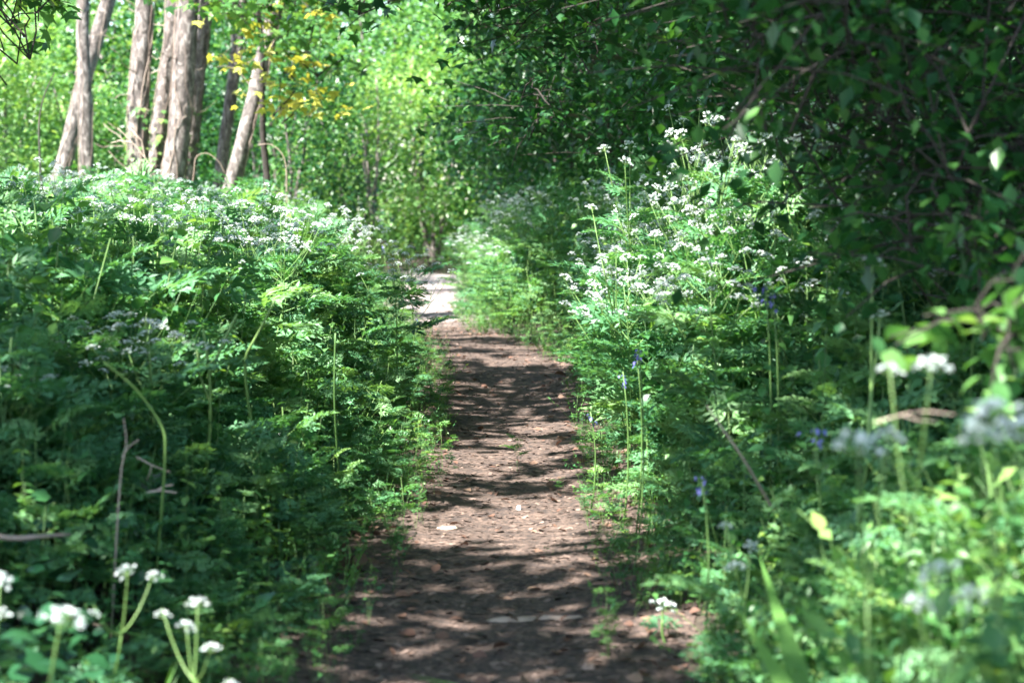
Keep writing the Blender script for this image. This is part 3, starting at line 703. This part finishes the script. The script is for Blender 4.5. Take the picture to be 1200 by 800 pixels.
# far wood
g = G(); nn = 42000; x = rng.uniform(-26, 26, nn); d = rng.uniform(53, 66, nn); z = .5 + 13 * rng.random(nn) ** 1.1 * (.75 + .25 * vn(x * .3, d * .3))
g.inst(L_S, np.stack([x, d, z], -1), rot(rng.random(nn) * 6.3, rng.normal(-.35, .5, nn), rng.normal(0, .5, nn)), rng.uniform(.3, .5, nn), rng.random(nn) * .7 + .3 * vn(x * .6, z * .8))
tag(obj('far_wood', g, M_tree), 'sunlit mass of far woodland foliage closing off the view', 'wood', kind='stuff')

# ---------------------------------------------------------------- overhanging maples
def spray(gt, gl, p0, p1, nl, sz, r, bend=(0, 0, .1), r0=.012, droop=-.45, rad=.16, leaf=L_M, mi=0, tw=5):
    P = curve(p0, p1, bend, 9, .015); tube(gt, P, [r0, .003], 5, 0, .5)
    pos = []
    for k in range(tw):
        f = r.uniform(.25, 1); p = np.array([np.interp(f, np.linspace(0, 1, 9), P[:, i]) for i in range(3)]); e = p + r.normal(0, 1, 3) * [rad * 1.6, rad * 1.6, rad * .5]
        tube(gt, [p, (p + e) / 2 + [0, 0, .02], e], [.004, .002], 3)
        for q in range(max(1, nl // tw)): pos.append(p + (e - p) * r.uniform(.3, 1.1) + r.normal(0, rad * .35, 3) * [1, 1, .6])
    pos = np.array(pos); n = len(pos)
    gl.inst(leaf, pos, rot(r.random(n) * 6.3, r.normal(droop, .4, n), r.normal(0, .4, n)), r.uniform(sz[0], sz[1], n), r.random(n), m=mi)

def hanging(name, lab, root, trunk_top, ends, nl, sz, mleaf, seed, rad=.2, r_tr=.06, tw=6, mb=None, cat='tree', ymi=None, twig=.009, leaf=L_M, up=.25):
    r = np.random.default_rng(seed); z = float(ground(np.array(root[0]), np.array(root[1])))
    t = thing(name, lab, cat, (root[0], root[1], z)); O = np.array([root[0], root[1], z])
    limbs = []
    gt, gl = G(), G(); tp = np.array(trunk_top) - O
    tube(gt, curve([0, 0, -.1], tp, (0, 0, 0), 9, .02), [r_tr, r_tr * .5], 10, 0, .5, .1)
    for k, e in enumerate(ends):
        e = np.asarray(e) - O; f = r.uniform(.55, .98)
        src = tp * f if tp[2] * f > e[2] - .6 else tp
        if k % 6 and limbs:
            LP = np.concatenate(limbs); src = LP[np.argmin(np.linalg.norm(LP - e, axis=1) + 9 * (np.linalg.norm(LP - e, axis=1) < .12))]
        limbs.append(curve(src, e, (0, 0, .1), 6)[2:])
        gy = G()
        spray(gt, gy if (ymi and k in ymi) else gl, src, e, nl, sz, r, (r.normal(0, .6 * up), r.normal(0, .6 * up), up), twig, -.45, rad, leaf=leaf, tw=tw)
        if ymi and k in ymi: tag(obj('yellow_spray', gy, M_yell, t), 'sunlit yellow leaf spray')
    obj('trunk', gt, mb or M_dbark, t, smooth=True); obj('crown', gl, mleaf, t)

    return t
# near right tree with dark out of focus leaves
r = np.random.default_rng(55); E = []
for k in range(150):
    px = r.uniform(840, 1330); lim = np.interp(px, [840, 900, 980, 1050, 1200, 1350], [90, 190, 300, 360, 430, 460]); py = r.uniform(-160, lim); E.append(W(px, py, r.uniform(4.6, 6.6)))
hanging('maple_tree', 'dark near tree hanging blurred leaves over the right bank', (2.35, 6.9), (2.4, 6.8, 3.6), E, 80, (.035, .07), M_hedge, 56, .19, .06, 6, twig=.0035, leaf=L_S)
# lit sprig at the right edge
E = [W(1170, 385, 3.4), W(1195, 410, 3.3), W(1150, 400, 3.5), W(1190, 440, 3.4), W(1210, 380, 3.4)]
hanging('hazel_sapling', 'sunlit yellow green sapling leaves at the right edge', (1.3, 3.9), (1.25, 3.8, .92), E, 26, (.04, .065), M_tree, 57, .06, .006, 3, cat='sapling', twig=.0022, up=.02, leaf=L_O)
# maple over the rightmost trunk with yellow sprays
E = [W(305, 10, 21), W(325, 35, 21), W(340, 55, 21.3), W(290, 25, 21), W(318, -20, 21), W(350, 20, 21.5), W(372, 90, 21.2), W(345, 95, 21), W(330, 145, 21), W(312, 150, 20.8), W(290, 78, 21), W(245, 12, 21), W(262, 40, 21), W(225, -5, 21), W(270, 10, 20.5), W(300, 40, 20.5), W(345, 5, 21), W(380, 10, 21), W(410, 30, 21.5), W(360, 50, 21.3), W(372, 100, 21), W(385, 85, 21), W(322, 130, 21)]
hanging('maple_sapling', 'maple with green leaves and yellow sprays hanging before the rightmost trunk', (-2.75, 22.5), (-2.8, 22.2, 3.9), E, 30, (.09, .14), M_tree, 58, .22, .045, 5, ymi={6, 7, 8, 9, 10, 22, 23, 24})
# leaves in the upper left corner
E = [W(12, 30, 8), W(35, 70, 8), W(20, 75, 8.3), W(45, 25, 8), W(5, 60, 8.2), W(0, 20, 8), W(50, -10, 8), W(-10, 85, 8), W(8, 100, 8.2), W(70, 0, 8.1), W(90, -12, 8.3), W(-15, 40, 8), W(25, 5, 8)]
hanging('hazel_tree', 'near tree reaching broad leaves and bare twigs into the upper left corner', (-2.9, 8.4), (-2.8, 8.3, 3.2), E, 16, (.06, .10), M_tree, 59, .11, .04, 3, twig=.004)
# twigs and leaves across the top centre
E = [W(px, py, dd) for px, py, dd in [(420, 18, 12), (455, 5, 12), (395, 12, 12.2), (480, -10, 12), (520, 10, 12.5), (545, 35, 12.5), (575, 15, 12.5), (600, 45, 12.8), (640, 20, 13), (610, -10, 12.5), (660, 60, 13), (700, 10, 13), (585, 62, 12.6), (690, 85, 13.2), (740, 30, 13), (560, -25, 12.4), (640, 120, 13.5), (620, 165, 14), (660, 190, 14), (600, 195, 14.5), (665, 150, 13.8)]]
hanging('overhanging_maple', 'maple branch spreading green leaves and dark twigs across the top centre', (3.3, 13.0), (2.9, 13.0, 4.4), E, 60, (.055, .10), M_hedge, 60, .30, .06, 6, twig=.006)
# pale trunk inside the right hand shade
z = float(ground(np.array(1.95), np.array(9.2)))
t = thing('pale_tree', 'pale pinkish trunk glimpsed through the dark leaves at upper right', 'tree', (1.95, 9.2, z))
g = G(); tube(g, curve([0, 0, -.1], [.05, 0, 6], (.08, 0, 0), 12, .01), [.06, .035], 10, 0, .5, .1); obj('trunk', g, M_bark, t, smooth=True)
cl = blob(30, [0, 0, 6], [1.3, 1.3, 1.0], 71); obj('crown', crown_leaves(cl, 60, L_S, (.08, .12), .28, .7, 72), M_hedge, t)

# ---------------------------------------------------------------- small things
def stalk(name, lab, cat, pts, rad, m=M_stem, r=.7, sub=None):
    pts = np.array(pts); o = pts[0].copy(); g = G()
    n = len(pts); tt = np.linspace(0, 1, n * 4); P = np.stack([np.interp(tt, np.linspace(0, 1, n), pts[:, i]) for i in range(3)], -1)
    K = np.array([.25, .5, .25]); Q = P.copy()
    for _ in range(3): Q[1:-1] = Q[:-2] * .25 + Q[1:-1] * .5 + Q[2:] * .25
    tube(g, Q - o, rad, 5, 0, r)
    if sub:
        for s in sub: s = np.array(s); tube(g, s - o, [rad[0] * .7, rad[-1]], 4, 0, r)
    ob = obj(name, g, m, None, o, smooth=True); return tag(ob, lab, cat)
def gr(x, d, dz=0): return np.array([x, d, float(ground(np.array(x), np.array(d))) + dz])
b = gr(-.95, 5.2); stalk('plant_stalk', 'pale arching stalk bending left on the shaded left bank', 'stalk', [b, W(196, 520, 5.0), W(190, 497, 5.0), W(160, 455, 4.95), W(122, 424, 4.9)], [.0045, .0018])
b = gr(-1.0, 6.3); f = W(246, 440, 6.1)
stalk('forked_stalk', 'bright green forked stalk standing in the left bank', 'stalk', [b, W(247, 500, 6.1), f, W(238, 385, 6.1)], [.007, .004], r=.9, sub=[[f, W(262, 400, 6.1), W(278, 368, 6.1)], [W(246, 470, 6.1), W(234, 440, 6.1), W(231, 410, 6.1)]])
b = gr(-.8, 6.6); stalk('green_stalk', 'bright stalk leaning right beside the forked one', 'stalk', [b, W(282, 425, 6.5), W(300, 395, 6.5), W(322, 352, 6.5)], [.006, .004], r=.9)
b = gr(-.62, 7.2); stalk('green_stalk', 'upright bright stalk closest to the path on the left bank', 'stalk', [b, W(391, 470, 7.0), W(393, 390, 7.0)], [.004, .003], r=.3)
b = gr(.62, 5.0); stalk('plant_stalk', 'tan slanting stalk rising to the left on the right bank', 'stalk', [W(903, 592, 4.8), W(870, 535, 4.7), W(845, 500, 4.7), W(828, 475, 4.7)], [.004, .0015], M_dry, .6)
b = gr(.62, 3.6); stalk('dead_twig', 'pinkish dead twig lying level under the near pale heads', 'twig', [W(1025, 495, 3.2), W(1055, 486, 3.2), W(1085, 481, 3.1), W(1120, 486, 3.1)], [.0018, .0008], M_vine, 1, sub=[[W(1055, 486, 3.2), W(1075, 492, 3.2), W(1098, 494, 3.2)]])
b = gr(-4.6, 22.5); stalk('dead_branch', 'bleached dead branch leaning against the tight group of trunks', 'branch', [b, W(185, 205, 22.5), W(160, 172, 22.5), W(138, 150, 22.5)], [.012, .004], M_dry, .8, sub=[[W(170, 185, 22.5), W(166, 165, 22.5), W(150, 148, 22.5)], [W(155, 167, 22.5), W(140, 165, 22.5), W(130, 168, 22.5)]])
stalk('arching_bramble', 'brown bramble loop arching below the thin leaning trunk', 'bramble', [gr(-3.6, 21), W(228, 205, 21), W(228, 183, 21), W(243, 178, 21), W(258, 190, 21), W(264, 205, 21)], [.006, .003], M_dry, .45)
stalk('bramble_stem', 'reddish bramble stem arching right of the rightmost trunk', 'bramble', [gr(-2.4, 21), W(337, 195, 21), W(330, 178, 21), W(317, 168, 21), W(303, 170, 21)], [.006, .004], M_dry, .6)
stalk('thin_branch', 'thin bare branch rising at upper left before the slim trunk', 'branch', [gr(-3.95, 17), W(44, 150, 17), W(50, 115, 17), W(64, 85, 17)], [.012, .004], M_dry, .8)
stalk('fallen_log', 'grey fallen branch half buried low in the left bank', 'log', [gr(-1.75, 5.0, .2), W(10, 632, 4.6), W(45, 628, 4.6), W(82, 626, 4.7)], [.010, .004], M_vine, .5)
stalk('broken_branch', 'pale broken piece of branch lit in the left bank', 'branch', [W(168, 578, 5.2), W(185, 574, 5.2), W(207, 577, 5.2)], [.005, .002], M_vine, 1, sub=[[W(185, 574, 5.2), W(194, 569, 5.2), W(203, 568, 5.2)]])
stalk('bare_stick', 'upright bare stick in the dark left bank above the pale broken piece', 'stick', [gr(-1.0, 4.9), W(141, 550, 4.8), W(149, 520, 4.8), W(145, 490, 4.8)], [.0028, .001], M_vine, .9, sub=[[W(143, 535, 4.8), W(152, 522, 4.8), W(163, 515, 4.8)]])
stalk('red_twig', 'reddish twig crossing the dark left bank', 'twig', [W(160, 535, 5.2), W(178, 545, 5.2), W(200, 553, 5.2)], [.003, .0012], M_vine, .7, sub=[[W(178, 545, 5.2), W(176, 553, 5.2), W(172, 562, 5.2)]])
# items on the path
def slab(name, lab, cat, px, py, L, wd, h, m, r=.9, yaw=0):
    d = 1.15 * F / (py - HZ); c = W(px, py, d); z = float(ground(np.array(c[0]), np.array(d)))
    a = np.linspace(0, 6.283, 15)[:-1]; rr = 1 + .18 * np.sin(a * 3 + px) + .1 * np.sin(a * 5)
    lo = np.stack([np.cos(a) * L / 2 * rr, np.sin(a) * wd / 2 * rr, np.zeros(14)], -1); up = lo * [.8, .6, 0] + np.stack([a * 0, a * 0, h * (.8 + .5 * np.sin(a * 4 + px))], -1)
    v = np.concatenate([lo, up, [[0, 0, h * 1.15]]]); t = []
    for k in range(14): q = (k + 1) % 14; t += [[k, q, 14 + q], [k, 14 + q, 14 + k], [14 + k, 14 + q, 28]]
    o = obj(name, G().add(v, t, 0, r), m, None, (c[0], c[1], z + .004)); o.rotation_euler = (0, 0, yaw); return tag(o, lab, cat)
slab('bark_piece', 'flat pale piece of bark lying across the middle of the near path', 'bark', 602, 733, .155, .04, .010, M_dry, .8, .1)
slab('dry_stick', 'thin dry stick right of the flat pale bark piece', 'stick', 655, 735, .13, .012, .01, M_dry, .7, -.05)
slab('flat_stone', 'pale flat stone in the sunny band of the path', 'stone', 522, 627, .085, .04, .008, M_dry, .75, .3)
slab('grey_stone', 'small round stone at the right of the near path', 'stone', 690, 790, .035, .03, .012, M_dry, .3, .3)
slab('white_pebble', 'tiny white pebble in the middle of the sunny path', 'pebble', 608, 603, .02, .02, .012, M_petal, 1)
def leafpile(name, lab, px, py, n, sp, sz, m, seed):
    r = np.random.default_rng(seed); d = 1.15 * F / (py - HZ); c = W(px, py, d); z = float(ground(np.array(c[0]), np.array(d)))
    g = G(); g.inst(L_O, np.stack([r.normal(0, sp, n), r.normal(0, sp, n), .01 + r.random(n) * sp * .6], -1), rot(r.random(n) * 6.3, r.normal(0, .7, n), r.normal(0, .7, n)), r.uniform(sz * .6, sz, n), r.random(n))
    return tag(obj(name, g, m, None, (c[0], c[1], z + .004)), lab, 'dead leaves' if n > 1 else 'leaf')
leafpile('dead_leaves', 'brown curled leaf pile at the right of the shaded bend', 668, 448, 14, .05, .11, M_brown, 1)
leafpile('dead_leaves', 'russet dead leaves at the left edge of the near path', 398, 680, 12, .05, .08, M_brown, 2)
leafpile('yellow_leaf', 'single yellow fallen leaf on the path', 727, 632, 1, .001, .06, M_yell, 3)
leafpile('yellow_leaf', 'yellow curled leaf fallen at the left path edge', 300, 700, 1, .001, .05, M_yell, 4)
def weed(lab, px, py, h, seed):
    d = 1.15 * F / (py - HZ); c = W(px, py, d); z = float(ground(np.array(c[0]), np.array(d)))
    t = thing('path_weed', lab, 'weed', (c[0], c[1], z)); g = G()
    g.inst(FEH[seed % 4], [[0, 0, 0]], rot(seed), [[h * 1.2, h * 1.2, h]]); g.inst(BRO[seed % 4], [[.02, 0, 0]], rot(seed * 2), h * .8); v, tt, m, r_ = g.arr()
    obj('leaf', G().add(v, tt, m, r_), [M_herb, M_stem], t); return t
weed('feathery weed growing in the middle of the path', 606, 555, .18, 1)
weed('small green weed right of the feathery one', 655, 582, .08, 2)
weed('low green weed at the left edge below the lit bands', 437, 692, .06, 3)
weed('low bright weed at the right path edge in the sunny band', 688, 590, .08, 4)
weed('tiny green sprout between the sunny bands', 640, 660, .04, 5)
# blue flowers
def blueflower(lab, px, py, d, k):
    p = W(px, py, d); z = float(ground(np.array(p[0]), np.array(d))); t = thing('bluebell', lab, 'flower', (p[0], p[1], z), 'bluebells along the banks')
    H = p[2] - z; g = G(); tube(g, curve([0, 0, 0], [0, 0, H], (.02, 0, 0), 6), [.003, .002], 4, 0, .5); obj('stem', g, M_stem, t)
    r = np.random.default_rng(k); g = G(); n = 9
    g.inst(L_O, np.stack([r.normal(0, .012, n), r.normal(0, .012, n), H - r.random(n) * .05], -1), rot(r.random(n) * 6.3, r.normal(-.8, .3, n)), r.uniform(.011, .018, n), r.random(n)); obj('flower_head', g, M_blue, t)
for k, (px, py, d, lab) in enumerate([(746, 412, 6.9, 'pale blue bluebell over the right path edge at mid height'), (730, 435, 7.0, 'violet bluebell just left of the pale blue one'), (692, 482, 7.6, 'bluebell hanging lowest over the right edge of the path'), (897, 330, 5.8, 'blue flower high on the right bank below the forked stem'),
        (906, 343, 5.8, 'blue flower just below right of the highest blue one'), (822, 556, 4.9, 'blue flower low on the right bank'), (954, 500, 4.4, 'blue flower near the blurred grey green head'), (450, 288, 15, 'bluebell on top of the left bank near the sunlit path'), (424, 316, 14, 'bluebell left of the sunlit path, lower one'),
        (490, 372, 17, 'bluebell at the left corner of the sunlit patch'), (420, 345, 13, 'lowest bluebell among the left bank leaves'), (748, 405, 6.6, 'topmost bluebell of those over the right path edge')]):
    blueflower(lab, px, py, d, k)
# long blades in the near right corner
r = np.random.default_rng(77)
for k, (px, d) in enumerate([(1020, 3.0), (960, 3.4)]):
    b = gr((px - 600) / F * d, d); g = G(); g.inst(tuft(900 + k, 7), [[0, 0, 0]], rot(k), [[1.8, 1.8, .62]])
    tag(obj('grass_clump', g, M_grass, None, b), ['tall broad grass blades at the bottom edge right of centre', 'second clump of broad blades left of the tallest grass'][k], 'grass clump')
